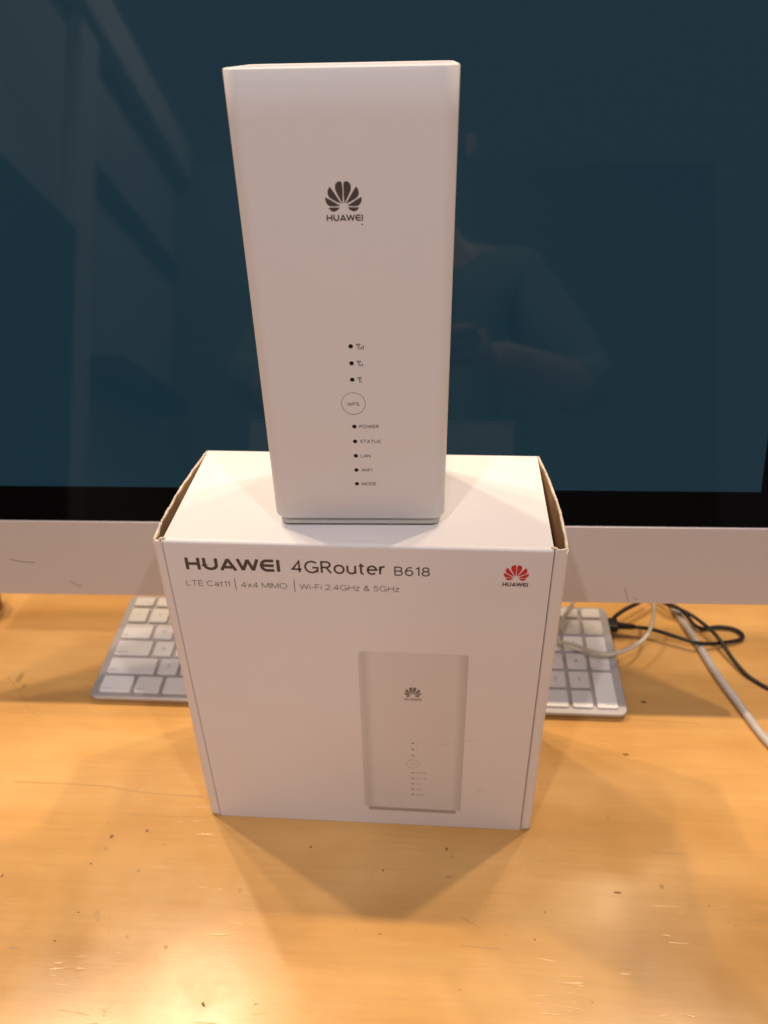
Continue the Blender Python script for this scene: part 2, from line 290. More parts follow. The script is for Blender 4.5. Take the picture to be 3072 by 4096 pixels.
# ------------------------------------------------------------------ lettering
def arc(cx, cy, rx, ry, a0, a1, n=10):
    return [(cx+rx*math.cos(math.radians(a0+(a1-a0)*i/n)), cy+ry*math.sin(math.radians(a0+(a1-a0)*i/n))) for i in range(n+1)]
X = 0.72                                        # x-height of the stroke alphabet, cap height 1
ELL = lambda cx, cy, rx, ry: ('o', arc(cx, cy, rx, ry, 90, 450, 22)[:-1])
GL = {
 'A': (.80, [[(0,0),(.4,1)], [(.4,1),(.8,0)], [(.13,.32),(.67,.32)]]),
 'B': (.62, [[(0,0),(0,1),(.34,1)]+arc(.34,.76,.24,.24,80,-80,8)+[(0,.52)], [(0,.52),(.36,.52)]+arc(.36,.26,.26,.26,80,-80,8)+[(.36,0),(0,0)]]),
 'C': (.82, [arc(.44,.5,.44,.5,42,318,20)]),
 'D': (.76, [[(0,0),(0,1),(.28,1)]+arc(.28,.5,.48,.5,80,-80,12)+[(.28,0),(0,0)]]),
 'E': (.58, [[(.58,1),(0,1),(0,0),(.6,0)], [(0,.52),(.54,.52)]]),
 'F': (.55, [[(.55,1),(0,1),(0,0)], [(0,.5),(.5,.5)]]),
 'G': (.88, [arc(.45,.5,.45,.5,45,325,20)+[(.86,.12),(.86,.45),(.5,.45)]]),
 'H': (.70, [[(0,0),(0,1)], [(.7,0),(.7,1)], [(0,.52),(.7,.52)]]),
 'I': (.0, [[(0,0),(0,1)]]),
 'L': (.52, [[(0,1),(0,0),(.52,0)]]),
 'M': (.86, [[(0,0),(0,1)], [(0,1),(.43,.04)], [(.43,.04),(.86,1)], [(.86,1),(.86,0)]]),
 'N': (.70, [[(0,0),(0,1)], [(0,1),(.7,0)], [(.7,0),(.7,1)]]),
 'O': (.92, [ELL(.46,.5,.46,.5)]),
 'P': (.60, [[(0,0),(0,1),(.34,1)]+arc(.34,.74,.26,.26,80,-80,8)+[(.34,.48),(0,.48)]]),
 'R': (.64, [[(0,0),(0,1),(.34,1)]+arc(.34,.75,.25,.25,80,-80,8)+[(.34,.5),(0,.5)], [(.32,.5),(.64,0)]]),
 'S': (.64, [arc(.33,.75,.28,.25,28,262,12)+arc(.31,.25,.33,.25,82,-152,12)]),
 'T': (.70, [[(0,1),(.7,1)], [(.35,1),(.35,0)]]),
 'U': (.68, [[(0,1),(0,.34)]+arc(.34,.34,.34,.34,190,350,10)+[(.68,.34),(.68,1)]]),
 'W': (1.1, [[(0,1),(.27,0)], [(.27,0),(.55,1)], [(.55,1),(.83,0)], [(.83,0),(1.1,1)]]),
 'Q': (.92, [ELL(.46,.5,.46,.5), [(.55,.25),(.9,-.04)]]), 'Z': (.62, [[(0,1),(.62,1),(0,0),(.64,0)]]),
 'K': (.64, [[(0,0),(0,1)], [(.6,1),(0,.42)], [(.2,.58),(.64,0)]]), 'X': (.66, [[(0,0),(.66,1)], [(0,1),(.66,0)]]),
 'V': (.72, [[(0,1),(.36,0)], [(.36,0),(.72,1)]]), 'Y': (.68, [[(0,1),(.34,.46),(.34,0)], [(.34,.46),(.68,1)]]), 'J': (.46, [[(.46,1),(.46,.25)]+arc(.23,.24,.23,.24,0,-170,8)]),
 'a': (.52, [arc(.27,.50,.24,.22,160,0,8)+[(.51,0)], ('o', arc(.25,.2,.25,.2,90,450,16)[:-1])]),
 'b': (.56, [[(0,1),(0,0)], ELL(.28,.36,.28,.36)]),
 'c': (.52, [arc(.3,.36,.3,.36,45,315,14)]),
 'e': (.60, [[(.02,.38),(.6,.38)]+arc(.3,.36,.3,.36,8,315,16)]),
 'f': (.3, [[(.34,1),(.24,1),(.14,.9),(.14,0)], [(0,X),(.32,X)]]), 'h': (.52, [[(0,0),(0,1)], [(0,.42)]+arc(.26,.46,.26,.26,180,0,8)+[(.52,0)]]),
 'i': (.0, [[(0,0),(0,X)], [(0,.90),(0,1.0)]]),
 'k': (.46, [[(0,0),(0,1)], [(.44,X),(0,.3)], [(.14,.42),(.46,0)]]), 'l': (.0, [[(0,0),(0,1)]]),
 'n': (.52, [[(0,0),(0,X)], [(0,.42)]+arc(.26,.46,.26,.26,180,0,8)+[(.52,0)]]),
 'o': (.64, [ELL(.32,.36,.32,.36)]), 'p': (.56, [[(0,X),(0,-.28)], ELL(.28,.36,.28,.36)]),
 'r': (.32, [[(0,0),(0,X)], [(0,.40)]+arc(.30,.40,.30,.30,180,85,6)]), 's': (.46, [arc(.23,.53,.2,.18,28,262,10)+arc(.22,.18,.24,.18,82,-152,10)]),
 't': (.34, [[(.14,.92),(.14,.16)]+arc(.29,.16,.15,.16,190,280,5), [(0,X),(.34,X)]]),
 'u': (.54, [[(0,X),(0,.28)]+arc(.27,.28,.27,.28,190,350,8)+[(.54,.28)], [(.54,X),(.54,0)]]),
 'x': (.50, [[(0,0),(.5,X)], [(0,X),(.5,0)]]), 'z': (.48, [[(0,X),(.46,X),(0,0),(.48,0)]]),
 '0': (.6, [ELL(.3,.5,.3,.5)]), '1': (.24, [[(0,.80),(.24,1),(.24,0)]]),
 '2': (.60, [arc(.3,.71,.29,.29,165,-30,10)+[(0,0),(.6,0)]]),
 '3': (.58, [arc(.28,.76,.25,.24,150,-85,10)+arc(.28,.26,.30,.26,85,-150,10)]),
 '4': (.64, [[(.48,0),(.48,1),(0,.27),(.64,.27)]]),
 '5': (.58, [[(.52,1),(.10,1),(.05,.50)]+arc(.28,.33,.30,.33,130,-150,12)]),
 '6': (.60, [ELL(.3,.31,.3,.31), [(.54,.94)]+arc(.40,.40,.40,.60,95,190,8)]),
 '7': (.56, [[(0,1),(.56,1),(.18,0)]]),
 '8': (.60, [ELL(.3,.76,.25,.24), ELL(.3,.26,.30,.26)]),
 '9': (.60, [ELL(.3,.69,.3,.31), [(.06,.06)]+arc(.20,.60,.40,.60,275,370,8)]),
 '&': (.74, [[(.74,0),(.20,.64)]+arc(.34,.82,.17,.18,215,-45,10)+[(.12,.44)]+arc(.27,.25,.27,.25,135,305,8)+[(.70,.44)]]),
 '-': (.26, [[(0,.37),(.26,.37)]]), '.': (.06, [[(0,.01),(.06,.01)], [(0,.07),(.06,.07)]]), ',': (.0, [[(0,.05),(-.05,-.12)]]), '/': (.4, [[(0,0),(.4,1)]]), '+': (.5, [[(0,.4),(.5,.4)], [(.25,.15),(.25,.65)]]),
 '*': (.4, [[(.2,.3),(.2,.7)], [(.03,.4),(.37,.6)], [(.03,.6),(.37,.4)]]), '=': (.5, [[(0,.3),(.5,.3)], [(0,.55),(.5,.55)]]), ';': (.0, [[(0,0),(0,.09)], [(0,.5),(0,.6)]]), "'": (.0, [[(0,.8),(0,1)]]), '[': (.2, [[(.2,1),(0,1),(0,0),(.2,0)]]), ']': (.2, [[(0,1),(.2,1),(.2,0),(0,0)]]), '`': (.15, [[(0,1),(.15,.8)]]),
}
def text_bm(s, x0, x1, y0, h, z, wgt=0.12, gap=0.24, thick=0.00003):
    """stroke lettering: cap height h, ink from x0 to x1 (None: natural width)"""
    bm = bmesh.new(); x = wgt/2; strokes = []
    for ch in s:
        if ch == ' ': x += 0.34; continue
        adv, st = GL[ch]
        strokes.append((x, st)); x += adv+gap
    total = x-gap+wgt/2; k = (x1-x0)/total if x1 is not None else h
    for gx, st in strokes:
        for q, pts in enumerate(st):
            closed = pts[0] == 'o'
            if closed: pts = pts[1]
            P = [(x0+(gx+px)*k, y0+(wgt/2+py*(1-wgt))*h) for px, py in pts]
            ribbon(bm, P, wgt*h, z, z+thick+0.000006*q, closed)
    return bm
PETALS = [
 [(5,-30),(3,-88),(4,-140),(8,-152),(15,-157),(26,-156),(36,-149),(43,-138),(45,-122),(43,-108),(37,-92),(22,-62)],
 [(13,-29),(30,-58),(52,-93),(72,-124),(76,-126),(82,-118),(87,-106),(89,-92),(87,-80),(80,-68),(68,-58),(40,-42)],
 [(20,-19),(45,-33),(76,-53),(101,-66),(104,-65),(104,-52),(101,-40),(95,-29),(86,-20),(74,-16),(48,-16)],
 [(23,-8),(50,-9),(86,-7),(84,-2),(76,8),(66,14),(56,15),(44,11),(32,2)],
]
def emblem_bm(bm, cx, cy, half_w, z0, z1, sx=1.0, sy=1.0):
    k = half_w/104
    for pet in PETALS:
        c = catmull([Vector((x, y, 0)) for x, y in pet+[pet[0]]], 4)[:-1]
        for s in (1, -1):
            pts = [(cx+s*p.x*k*sx, cy-p.y*k*sy) for p in c]
            slab_poly(bm, pts if s == 1 else pts[::-1], z0, z1)
    return bm
def wordmark(bm, x0, x1, y0, h, z, wgt=0.2):
    """the bold wide word on the router and its box"""
    w = wgt; st = []
    st += [(0, [(w/2, 0), (w/2, 1)]), (0, [(0.98-w/2, 0), (0.98-w/2, 1)]), (1, [(w*.5, .5), (0.98-w*.5, .5)])]; x = 1.16
    st += [(0, [(x+w/2, 1), (x+w/2, .42)]+arc(x+.5, .42, .5-w/2, .42-w*.42, 180, 360, 12)+[(x+1-w/2, 1)])]; x += 1.10
    A = 1.16
    st += [(0, [(x+w*.5, 0), (x+A/2, 1-w*.2)]), (1, [(x+A/2, 1-w*.2), (x+A-w*.5, 0)]), (2, [(x+.28*A, .27), (x+.72*A, .27)])]; x += A*.97
    Wd = 1.52
    st += [(0, [(x+w*.5, 1), (x+.28*Wd, w*.25)]), (1, [(x+.28*Wd, w*.25), (x+.5*Wd, .95)]), (2, [(x+.5*Wd, .95), (x+.72*Wd, w*.25)]), (3, [(x+.72*Wd, w*.25), (x+Wd-w*.5, 1)])]; x += Wd+.04
    E = .92
    st += [(0, [(x+E, 1-w*.42)]+[(x+.45, 1-w*.42)]+arc(x+.46, .5, .46-w/2, .5-w*.42, 95, 265, 14)+[(x+.45, w*.42), (x+E, w*.42)]), (1, [(x+w*.6, .5), (x+E, .5)])]; x += E+.18
    st += [(0, [(x+w/2, 0), (x+w/2, 1)])]; x += w
    k = (x1-x0)/x
    for lv, pts in st:
        ribbon(bm, [(x0+px*k, y0+py*h) for px, py in pts], w*min(k, h*1.15), z, z+0.00003+0.000006*lv)
    return bm
def place(bm, frame, name, m, parent):
    """flat print modelled in x,y with +z outward, laid on a surface frame"""
    bmesh.ops.transform(bm, matrix=frame, verts=bm.verts)
    return obj(name, bm, m, parent)

# ------------------------------------------------------------------ carton
W, D, H = 0.2073, 0.0976, 0.2378
carton = empty('product_box', Matrix.Identity(4))
tag(carton, 'white cardboard router carton with printed front, standing on the desk under the router', 'carton')
r = 0.0022
prof = [(0, 0.0003), (0, H-r)] + [(r-r*math.cos(math.pi/2*i/6), H-r+r*math.sin(math.pi/2*i/6)) for i in range(1, 6)] + [(r, H)]
t = 0.0016
inner = [(y+t*(1 if z < H-r-1e-6 else max(0, (H-z)/r)), z-(0 if z < H-r-1e-6 else t*(1-(H-z)/r))) for y, z in prof]
bm = bmesh.new(); nx = 24
rings = []
for i in range(nx+1):
    x = -W/2+W*i/nx
    sag = 0.0007*math.sin(math.pi*i/nx)
    rings.append([(x, y, z) for y, z in prof] + [(x, y, z) for y, z in inner[::-1]])
loft(bm, rings)
front = obj('front_panel', bm, M['card'], carton, smooth=35)
bm = bmesh.new()
rings = []
for i in range(nx+1):
    x = -W/2+W*i/nx; ring = []
    for j in range(13):
        y = r+(D-r)*j/12
        ring.append((x, y, H-0.0006*math.sin(math.pi*i/nx)*math.sin(math.pi*j/12)*0))
    ring += [(x, y, H-t) for y in [r+(D-r)*j/12 for j in range(12, -1, -1)]]
    rings.append(ring)
loft(bm, rings); top = obj('top_panel', bm, M['card'], carton, smooth=35)
bm = bmesh.new(); box(bm, -W/2, W/2, D-t, D-0.0002, 0.0003, H-t-0.0002); obj('back_panel', bm, M['card'], carton)
bm = bmesh.new(); box(bm, -W/2, W/2, t+0.0004, D-t-0.0004, 0.0003, t); obj('bottom_panel', bm, M['card'], carton)

def side_wall(s, o_top, o_bot):
    """outer side flap: folded round the front corner, standing off the lid towards the front"""
    rnd = random.Random(3 if s < 0 else 4)
    nz, rings_o, rings_i = 40, [], []
    jag = [rnd.uniform(-1, 1) for _ in range(64)]
    for k in range(nz+1):
        f = k/nz; z = 0.0004+(H-0.0008)*f
        of = o_bot+(o_top-o_bot)*f + 0.0002*math.sin(9*f+s)
        rr = 0.0026
        path = [(0.0006, 0.0030), (0.0006, 0.0008)]
        path += [(0.0010, 0.0003), (0.0018, 0.0000)]
        path += [(of-rr-0.0002, 0.0000)]
        path += [(of-rr+rr*math.sin(math.pi/2*i/5), rr-rr*math.cos(math.pi/2*i/5)) for i in range(1, 6)]
        yb = D-0.0002
        for i in range(1, 19):
            y = rr+(yb-rr)*i/18; u = (y-rr)/(yb-rr)
            bulge = of*(1-u**1.5) + 0.0012*math.sin(math.pi*u)*(0.4+0.6*f) + (0.0013 if True else 0)*u
            path.append((bulge, y))
        ring = []
        for i, (x, y) in enumerate(path):
            zz = z
            if k == nz:
                zz = z-0.0012*(1+jag[i]*0.8) if i < 11 else z+0.0004*jag[i % 60]
                if i in (3, 4): zz += 0.0012
            if k == 0: zz = z+ (0.0018 if 3 <= i <= 8 else 0.0)
            ring.append((s*(W/2+x), y, zz))
        rings_o.append(ring)
    # outer sheet and inner kraft liner, 1.1 mm apart
    def offset(ring, d):
        out = []
        for i, p in enumerate(ring):
            a = Vector(ring[max(i-1, 0)]); b = Vector(ring[min(i+1, len(ring)-1)])
            tg = (b-a); n = Vector((-tg.y, tg.x, 0)).normalized()*s
            out.append((p[0]+n.x*d, p[1]+n.y*d, p[2]))
        return out
    bm = bmesh.new()
    loft(bm, [ro+[p for p in offset(ro, 0.0006)][::-1] for ro in rings_o])
    w = obj('side_flap', bm, M['card'], carton, smooth=40)
    bm = bmesh.new()
    loft(bm, [offset(ro, 0.0007)[5:]+offset(ro, 0.0016)[5:][::-1] for ro in rings_o])
    obj('kraft_liner', bm, M['kraft'], w, smooth=40)
    # frayed paper along the top edge of the flap
    bm = bmesh.new(); path = []
    edge = rings_o[-1]; lo = offset(edge, 0.0008)
    for i in range(8, len(edge)):
        p = Vector(lo[i]); p.z += 0.0001+0.0003*jag[i]; path.append(p)
    path = catmull(path, 3)
    tube(bm, path, 0.0007, 6, [0.0008+0.0003*rnd.uniform(-1, 1)-0.0003*i/len(path) for i in range(len(path))])
    obj('torn_edge', bm, M['torn'], w, smooth=60)
    bm = bmesh.new()
    tip = [Vector((s*(W/2+x), y, z)) for x, y, z in ((-0.0012, .0022, H-.0002), (.0008, .0010, H+.0006), (.0022, .0012, H-.0010), (.0040, .0016, H-.0012), (of-.001, .0024, H-.0008))]
    tube(bm, catmull(tip, 4), 0.0007, 6)
    obj('torn_edge', bm, M['torn'], w, smooth=60)
    return w
side_wall(-1, 0.0056, 0.0074); side_wall(1, 0.0078, 0.0070)
bm = bmesh.new(); box(bm, -W/2-0.0004+0.0012, -W/2+0.0024, 0.004, D-0.004, 0.002, H-0.0022); obj('inner_wall', bm, M['kraft'], carton)
bm = bmesh.new(); box(bm, W/2-0.0024, W/2-0.0008, 0.004, D-0.004, 0.002, H-0.0022); obj('inner_wall', bm, M['kraft'], carton)

# prints on the carton front; x right, y up, z outward (-Y)
FRONT = Matrix(((1, 0, 0, 0), (0, 0, -1, 0), (0, 1, 0, 0), (0, 0, 0, 1)))
def fp(px, py):
    p = un_plane(px, py, (0, 0, 0), (0, 1, 0)); return p.x, p.z
Z1 = 0.00012
x0, y0 = fp(746, 2276); x1, _ = fp(1122, 2287); hh = fp(733, 2228)[1]-y0
bm = bmesh.new(); wordmark(bm, x0, x1, y0, hh*0.97, Z1, 0.215); place(bm, FRONT, 'title_wordmark', M['ink'], front)
xa, ya = fp(1168, 2288); xb, _ = fp(1543, 2299)
place(text_bm('4GRouter', xa, xb, ya-0.0004, fp(1215, 2240)[1]-fp(1215, 2290)[1], Z1, 0.128, 0.26), FRONT, 'title_lettering', M['ink'], front)
xa, ya2 = fp(1577, 2300); xb, _ = fp(1720, 2302)
place(text_bm('B618', xa, xb, ya2-0.0003, fp(1640, 2266)[1]-fp(1640, 2302)[1], Z1, 0.115, 0.28), FRONT, 'model_lettering', M['ink'], front)
for s, pa, pb in (('LTE Cat11', (748, 2341), (921, 2346)), ('4x4 MIMO', (966, 2349), (1150, 2354)), ('Wi-Fi 2.4GHz & 5GHz', (1200, 2358), (1598, 2366))):
    xa, ya = fp(*pa); xb, yb = fp(*pb)
    place(text_bm(s, xa, xb, (ya+yb)/2, 0.0038, Z1, 0.085, 0.22), FRONT, 'subtitle_lettering', M['ink_soft'], front)
for pa, pb in (((936, 2311), (945, 2360)), ((1174, 2317), (1179, 2367))):
    bm = bmesh.new(); ribbon(bm, [(fp(*pa)[0]+.0002, fp(*pa)[1]), (fp(*pa)[0]+.0002, fp(*pb)[1])], 0.00035, Z1, Z1+.00003)
    place(bm, FRONT, 'divider_line', M['ink_soft'], front)
cx_, _ = fp(2063, 2318); ytop = fp(2063, 2261)[1]; ybot = fp(2063, 2322)[1]
hw = (fp(2114, 2300)[0]-fp(2013, 2300)[0])/2
bm = bmesh.new(); emblem_bm(bm, cx_, ybot+15/104*hw, hw, Z1, Z1+.00003, 1.0, (ytop-ybot)/(172/104*hw)); place(bm, FRONT, 'red_emblem', M['red_ink'], front)
xa, ya = fp(2009, 2344); xb, _ = fp(2111, 2345)
bm = bmesh.new(); wordmark(bm, xa, xb, ya, fp(2060, 2330)[1]-ya, Z1, 0.24); place(bm, FRONT, 'emblem_wordmark', M['ink'], front)

# printed picture of the router on the carton front
def picture_material(xl, xr):
    m = mat('printed_router_picture', (0.74, 0.69, 0.67), 0.42, spec=0.4); nt = m.node_tree; N = nt.nodes
    tc = N.new('ShaderNodeTexCoord'); sp = N.new('ShaderNodeSeparateXYZ'); nt.links.new(tc.outputs['Object'], sp.inputs[0])
    mr = N.new('ShaderNodeMapRange'); mr.inputs['From Min'].default_value = xl; mr.inputs['From Max'].default_value = xr; nt.links.new(sp.outputs['X'], mr.inputs['Value'])
    rp = N.new('ShaderNodeValToRGB'); e = rp.color_ramp.elements
    e[0].position = 0.0; e[0].color = (0.66, 0.63, 0.635, 1); e[1].position = 1.0; e[1].color = (0.58, 0.55, 0.555, 1)
    for pos, c in ((0.045, 0.60), (0.12, 0.735), (0.86, 0.735), (0.90, 0.74), (0.955, 0.62)):
        x = e.new(pos); x.color = (c, c*0.965, c*0.97, 1)
    nt.links.new(mr.outputs[0], rp.inputs[0]); nt.links.new(rp.outputs[0], N['Principled BSDF'].inputs['Base Color'])
    return m
TL, TR, BL, BR = fp(1431, 2604), fp(1876, 2617), fp(1460, 3222), fp(1841, 3243)
bm = bmesh.new()
outline = [(TL[0], TL[1]-.003), (TL[0]+.0006, TL[1]-.0006), (TL[0]+.004, TL[1]), (TR[0]-.004, TL[1]-.0002), (TR[0]-.0006, TL[1]-.0008), (TR[0], TR[1]-.003), (BR[0], BR[1]), (BL[0], BL[1])]
slab_poly(bm, outline, Z1, Z1+.00002)
pic = place(bm, FRONT, 'printed_router_picture', picture_material(TL[0], TR[0]), front)
a, b = fp(1476, 3224), fp(1823, 3243); a2, b2 = fp(1477, 3236), fp(1823, 3254)
bm = bmesh.new(); slab_poly(bm, [a, b, b2, a2], Z1, Z1+.00003); place(bm, FRONT, 'printed_router_foot', mat('printed_foot_grey', (0.42, 0.37, 0.36), 0.45), front)
Z2 = Z1+.00004
c6 = lambda zx, zy: fp(1350+zx*.36166, 2550+zy*.36166)
cx_, cb = c6(832, 657); hw = (c6(926, 620)[0]-c6(738, 620)[0])/2; ct = c6(832, 550)[1]
bm = bmesh.new(); emblem_bm(bm, cx_, cb+15/104*hw, hw, Z2, Z2+.00003, 1, (ct-cb)/(172/104*hw)); place(bm, FRONT, 'printed_emblem', M['ink_pale'], pic)
xa, ya = c6(738, 694); xb, _ = c6(928, 696)
bm = bmesh.new(); wordmark(bm, xa, xb, ya, c6(832, 668)[1]-ya, Z2, 0.2); place(bm, FRONT, 'printed_wordmark', M['ink_pale'], pic)
for zy, txt, w_ in ((1168, None, 36), (1236, None, 26), (1303, None, 18), (1494, 'POWER', 116), (1555, 'STATUS', 122), (1615, 'LAN', 60), (1674, 'WIFI', 70), (1733, 'MODE', 84)):
    x, y = c6(832, zy); bm = bmesh.new()
    slab_poly(bm, [(x+.00074*math.cos(k*math.pi/5), y+.00058*math.sin(k*math.pi/5)) for k in range(10)], Z2, Z2+.00003)
    place(bm, FRONT, 'printed_dot', M['ink'], pic)
    xa = c6(862, zy)[0]; xb = c6(862+w_, zy)[0]
    if txt: place(text_bm(txt, xa, xb, y-.00045, .0009, Z2, .15), FRONT, 'printed_lettering', M['ink_soft'], pic)
    else:
        bm = bmesh.new(); hgt = .0011
        ribbon(bm, [(xa, y+hgt*.4), (xa+.0004, y-.0001), (xa+.0004, y-hgt*.6)], .00016, Z2, Z2+.00003)
        nb = {36: 3, 26: 2, 18: 1}[w_]
        for q in range(nb):
            xx = xa+.0008+.0004*q; ribbon(bm, [(xx, y-hgt*.6), (xx, y-hgt*(.35-.2*q))], .0002, Z2, Z2+.00003)
        place(bm, FRONT, 'printed_signal_icon', M['ink_pale'], pic)
x, y = c6(832, 1397); bm = bmesh.new()
rx_ = c6(900, 1397)[0]-x; ry_ = c6(832, 1352)[1]-y
ribbon(bm, [(x+rx_*math.cos(k*math.pi/16), y+ry_*math.sin(k*math.pi/16)) for k in range(32)], .00016, Z2, Z2+.00003, True); place(bm, FRONT, 'printed_button_ring', M['ink_pale'], pic)
place(text_bm('WPS', x-.0010, x+.0010, y-.0004, .0008, Z2), FRONT, 'printed_lettering', M['ink_pale'], pic)
# scuffs on the print
for pts in (((1100, 1187), (1230, 1178), (1310, 1165)), ((1415, 1143), (1490, 1137), (1550, 1130)), ((570, 1968), (600, 1955)), ((1520, 1700), (1600, 1698))):
    bm = bmesh.new(); ribbon(bm, [c6(*p) for p in pts], .00022, Z2+.00004, Z2+.00005); place(bm, FRONT, 'scuff_mark', M['ink_faint'], front)

# ------------------------------------------------------------------ router
RYAW = 0.03641; RW, RH, RD, RZ0, TAP, DROP = 0.0944, 0.2189, 0.066, 0.0056, 0.0330, 0.0036
router = empty('router', Matrix.Translation((0.00122, 0.01543, H)) @ Matrix.Rotation(RYAW, 4, 'Z'))
tag(router, 'tall white router tower with dark emblem and indicator dots, standing on the carton', 'router')
def rw(z): return RW*(1-TAP*(1-z/RH))
def rring(z, inset=0.0, drop=0.0, rad=0.0072, n=10):
    w = rw(z)-2*inset; d = RD-2*inset
    pts = rrect(w, d, max(rad-inset, 0.002), n, 0, RD/2)
    # the front is very slightly bowed
    out = []
    for x, y in pts:
        yy = y
        out.append((x, yy, z-drop*(y/RD)))
    return out
bm = bmesh.new(); TH = 0.0017
rings = [rring(RZ0, 0.0022), rring(RZ0+0.0006, 0.0008), rring(RZ0+0.0018, 0.0)]
rings += [rring(RZ0+0.0018+(RH-RZ0-0.0024)*i/12, 0, DROP*i/12) for i in range(1, 13)]
rings += [rring(RH-0.0001, 0.0004, DROP), rring(RH, 0.0009, DROP), rring(RH-0.0002, 0.0016, DROP), rring(RH-0.0015, TH, DROP), rring(RH-0.012, TH+.001, DROP)]
loft(bm, rings); shell = obj('shell', bm, M['router'], router, smooth=50)
bm = bmesh.new(); loft(bm, [rring(z, i_) for z, i_ in ((0.0012, 0.0032), (0.0017, 0.0024), (RZ0-0.0004, 0.0024), (RZ0+0.001, 0.0030))]); obj('foot_plate', bm, M['router_base'], router, smooth=40)
bm = bmesh.new(); loft(bm, [rring(0.0, 0.0040), rring(0.0012, 0.0036)]); obj('rubber_pad', bm, M['rubber'], router)

# marks on the router's front; local frame x right, y up, z outward
RFRONT = Matrix(((1, 0, 0, 0), (0, 0, -1, 0), (0, 1, 0, 0), (0, 0, 0, 1)))
RI = router.matrix_world.inverted(); RN = (router.matrix_world.to_3x3() @ Vector((0, -1, 0))); RO = router.matrix_world.translation.copy()
def rp(px, py):
    p = RI @ un_plane(px, py, RO, RN); return p.x, p.z
cA = lambda zx, zy: rp(800+zx*.69319, 180+zy*.69319)
cB = lambda zx, zy: rp(1200+zx*.31646, 1300+zy*.31646)
Z3 = 0.00006
cx_, cb = cA(831, 961); hw = (cA(936, 890)[0]-cA(726, 890)[0])/2; ct = cA(831, 787)[1]
bm = bmesh.new(); emblem_bm(bm, cx_, cb+15/104*hw, hw, Z3, Z3+.00003, 1, (ct-cb)/(172/104*hw)); place(bm, RFRONT, 'emblem', M['ink'], shell)
xa, ya = cA(732, 1016); xb, _ = cA(941, 1014)
bm = bmesh.new(); wordmark(bm, xa, xb, ya, cA(836, 979)[1]-ya, Z3, 0.21); place(bm, RFRONT, 'wordmark', M['ink'], shell)
bm = bmesh.new(); x, y = cA(936, 1035); slab_poly(bm, [(x+.0004*math.cos(k*math.pi/4), y+.0003*math.sin(k*math.pi/4)) for k in range(8)], Z3, Z3+.00003); place(bm, RFRONT, 'speck', M['ink_soft'], shell)
for zx, zy, txt, xl, xr in ((641, 269, 3, 712, 0), (652, 483, 2, 721, 0), (661, 690, 1, 731, 0), (688, 1283, 'POWER', 751, 996), (697, 1471, 'STATUS', 761, 1019), (706, 1653, 'LAN', 767, 891), (713, 1832, 'WIFI', 777, 915), (721, 2006, 'MODE', 781, 963)):
    x, y = cB(zx, zy); bm = bmesh.new(); n = 20
    # indicator window: a dark lens sunk in a tiny bevelled rim
    loft(bm, [[(x+rr*math.cos(2*math.pi*k/n), y+rr*math.sin(2*math.pi*k/n), zz) for k in range(n)] for rr, zz in ((.00108, Z3-.0002), (.00106, Z3), (.00090, Z3+.00003))])
    led = place(bm, RFRONT, 'indicator_light', M['hole'], router)
    bm = bmesh.new()
    loft(bm, [[(x+rr*math.cos(2*math.pi*k/n), y+rr*math.sin(2*math.pi*k/n), zz) for k in range(n)] for rr, zz in ((.00108, Z3-.00005), (.00114, Z3+.00007), (.00124, Z3+.00007), (.00134, Z3-.00005))], False, False)
    place(bm, RFRONT, 'rim', M['router'], led)
    if isinstance(txt, str):
        xa = cB(xl, zy)[0]; xb = cB(xr, zy)[0]
        place(text_bm(txt, xa, xb, y-.00092, .00184, Z3, 0.13, 0.26), RFRONT, 'lettering', M['ink'], shell)
    else:
        xa = cB(xl, zy)[0]; bm = bmesh.new(); hgt = .0026; yb = y-hgt*.60; yt = yb+hgt; w_ = .0018
        ribbon(bm, [(xa, yt), (xa+w_, yt), (xa+w_/2, yt-hgt*.42)], .00028, Z3, Z3+.00003, True)
        ribbon(bm, [(xa+w_/2, yt-hgt*.36), (xa+w_/2, yb)], .0003, Z3, Z3+.00004)
        for q in range(txt):
            xx = xa+w_/2+.00080+.00078*q; ribbon(bm, [(xx, yb), (xx, yb+hgt*(.34+.22*q))], .00034, Z3, Z3+.00003)
        place(bm, RFRONT, 'signal_icon', M['ink'], shell)
x, y = cB(676, 994); rr = (cB(826, 994)[0]-cB(526, 994)[0])/2; n = 64
bm = bmesh.new()
loft(bm, [[(x+q*math.cos(2*math.pi*k/n), y+q*math.sin(2*math.pi*k/n), zz) for k in range(n)] for q, zz in ((rr-.00002, Z3-.0003), (rr-.00004, Z3-.00002), (rr-.00030, Z3+.00008))])
btn = place(bm, RFRONT, 'wps_button', M['router'], router)
bm = bmesh.new(); ribbon(bm, [(x+rr*math.cos(2*math.pi*k/n), y+rr*math.sin(2*math.pi*k/n)) for k in range(n)], .00022, Z3-.0001, Z3+.00001, True); place(bm, RFRONT, 'button_gap', M['ink'], btn)
xa, ya = cB(598, 1020); xb, _ = cB(752, 1020)
place(text_bm('WPS', xa, xb, ya, cB(676, 976)[1]-ya, Z3+.0001, 0.13, 0.2), RFRONT, 'lettering', M['ink'], btn)

# ------------------------------------------------------------------ all-in-one computer, leaning back
MT, MYAW = 0.3196, 0.0228
MX = Matrix.Translation((0, 0.1216, 0.0985)) @ Matrix.Rotation(MYAW, 4, 'Z')
MX = MX @ Matrix(((1, 0, 0, 0), (0, math.sin(MT), -math.cos(MT), 0), (0, math.cos(MT), math.sin(MT), 0), (0, 0, 0, 1)))
mac = empty('all_in_one_computer', MX)
tag(mac, 'large all-in-one computer with dark teal screen and silver chin behind the carton', 'computer')
XR = 0.2707; XL = XR-0.597; BZ = 0.0263; CH = 0.0591; SH = 0.336; TOPS = CH+BZ*2+SH
XA, XB = XL-BZ, XR+BZ
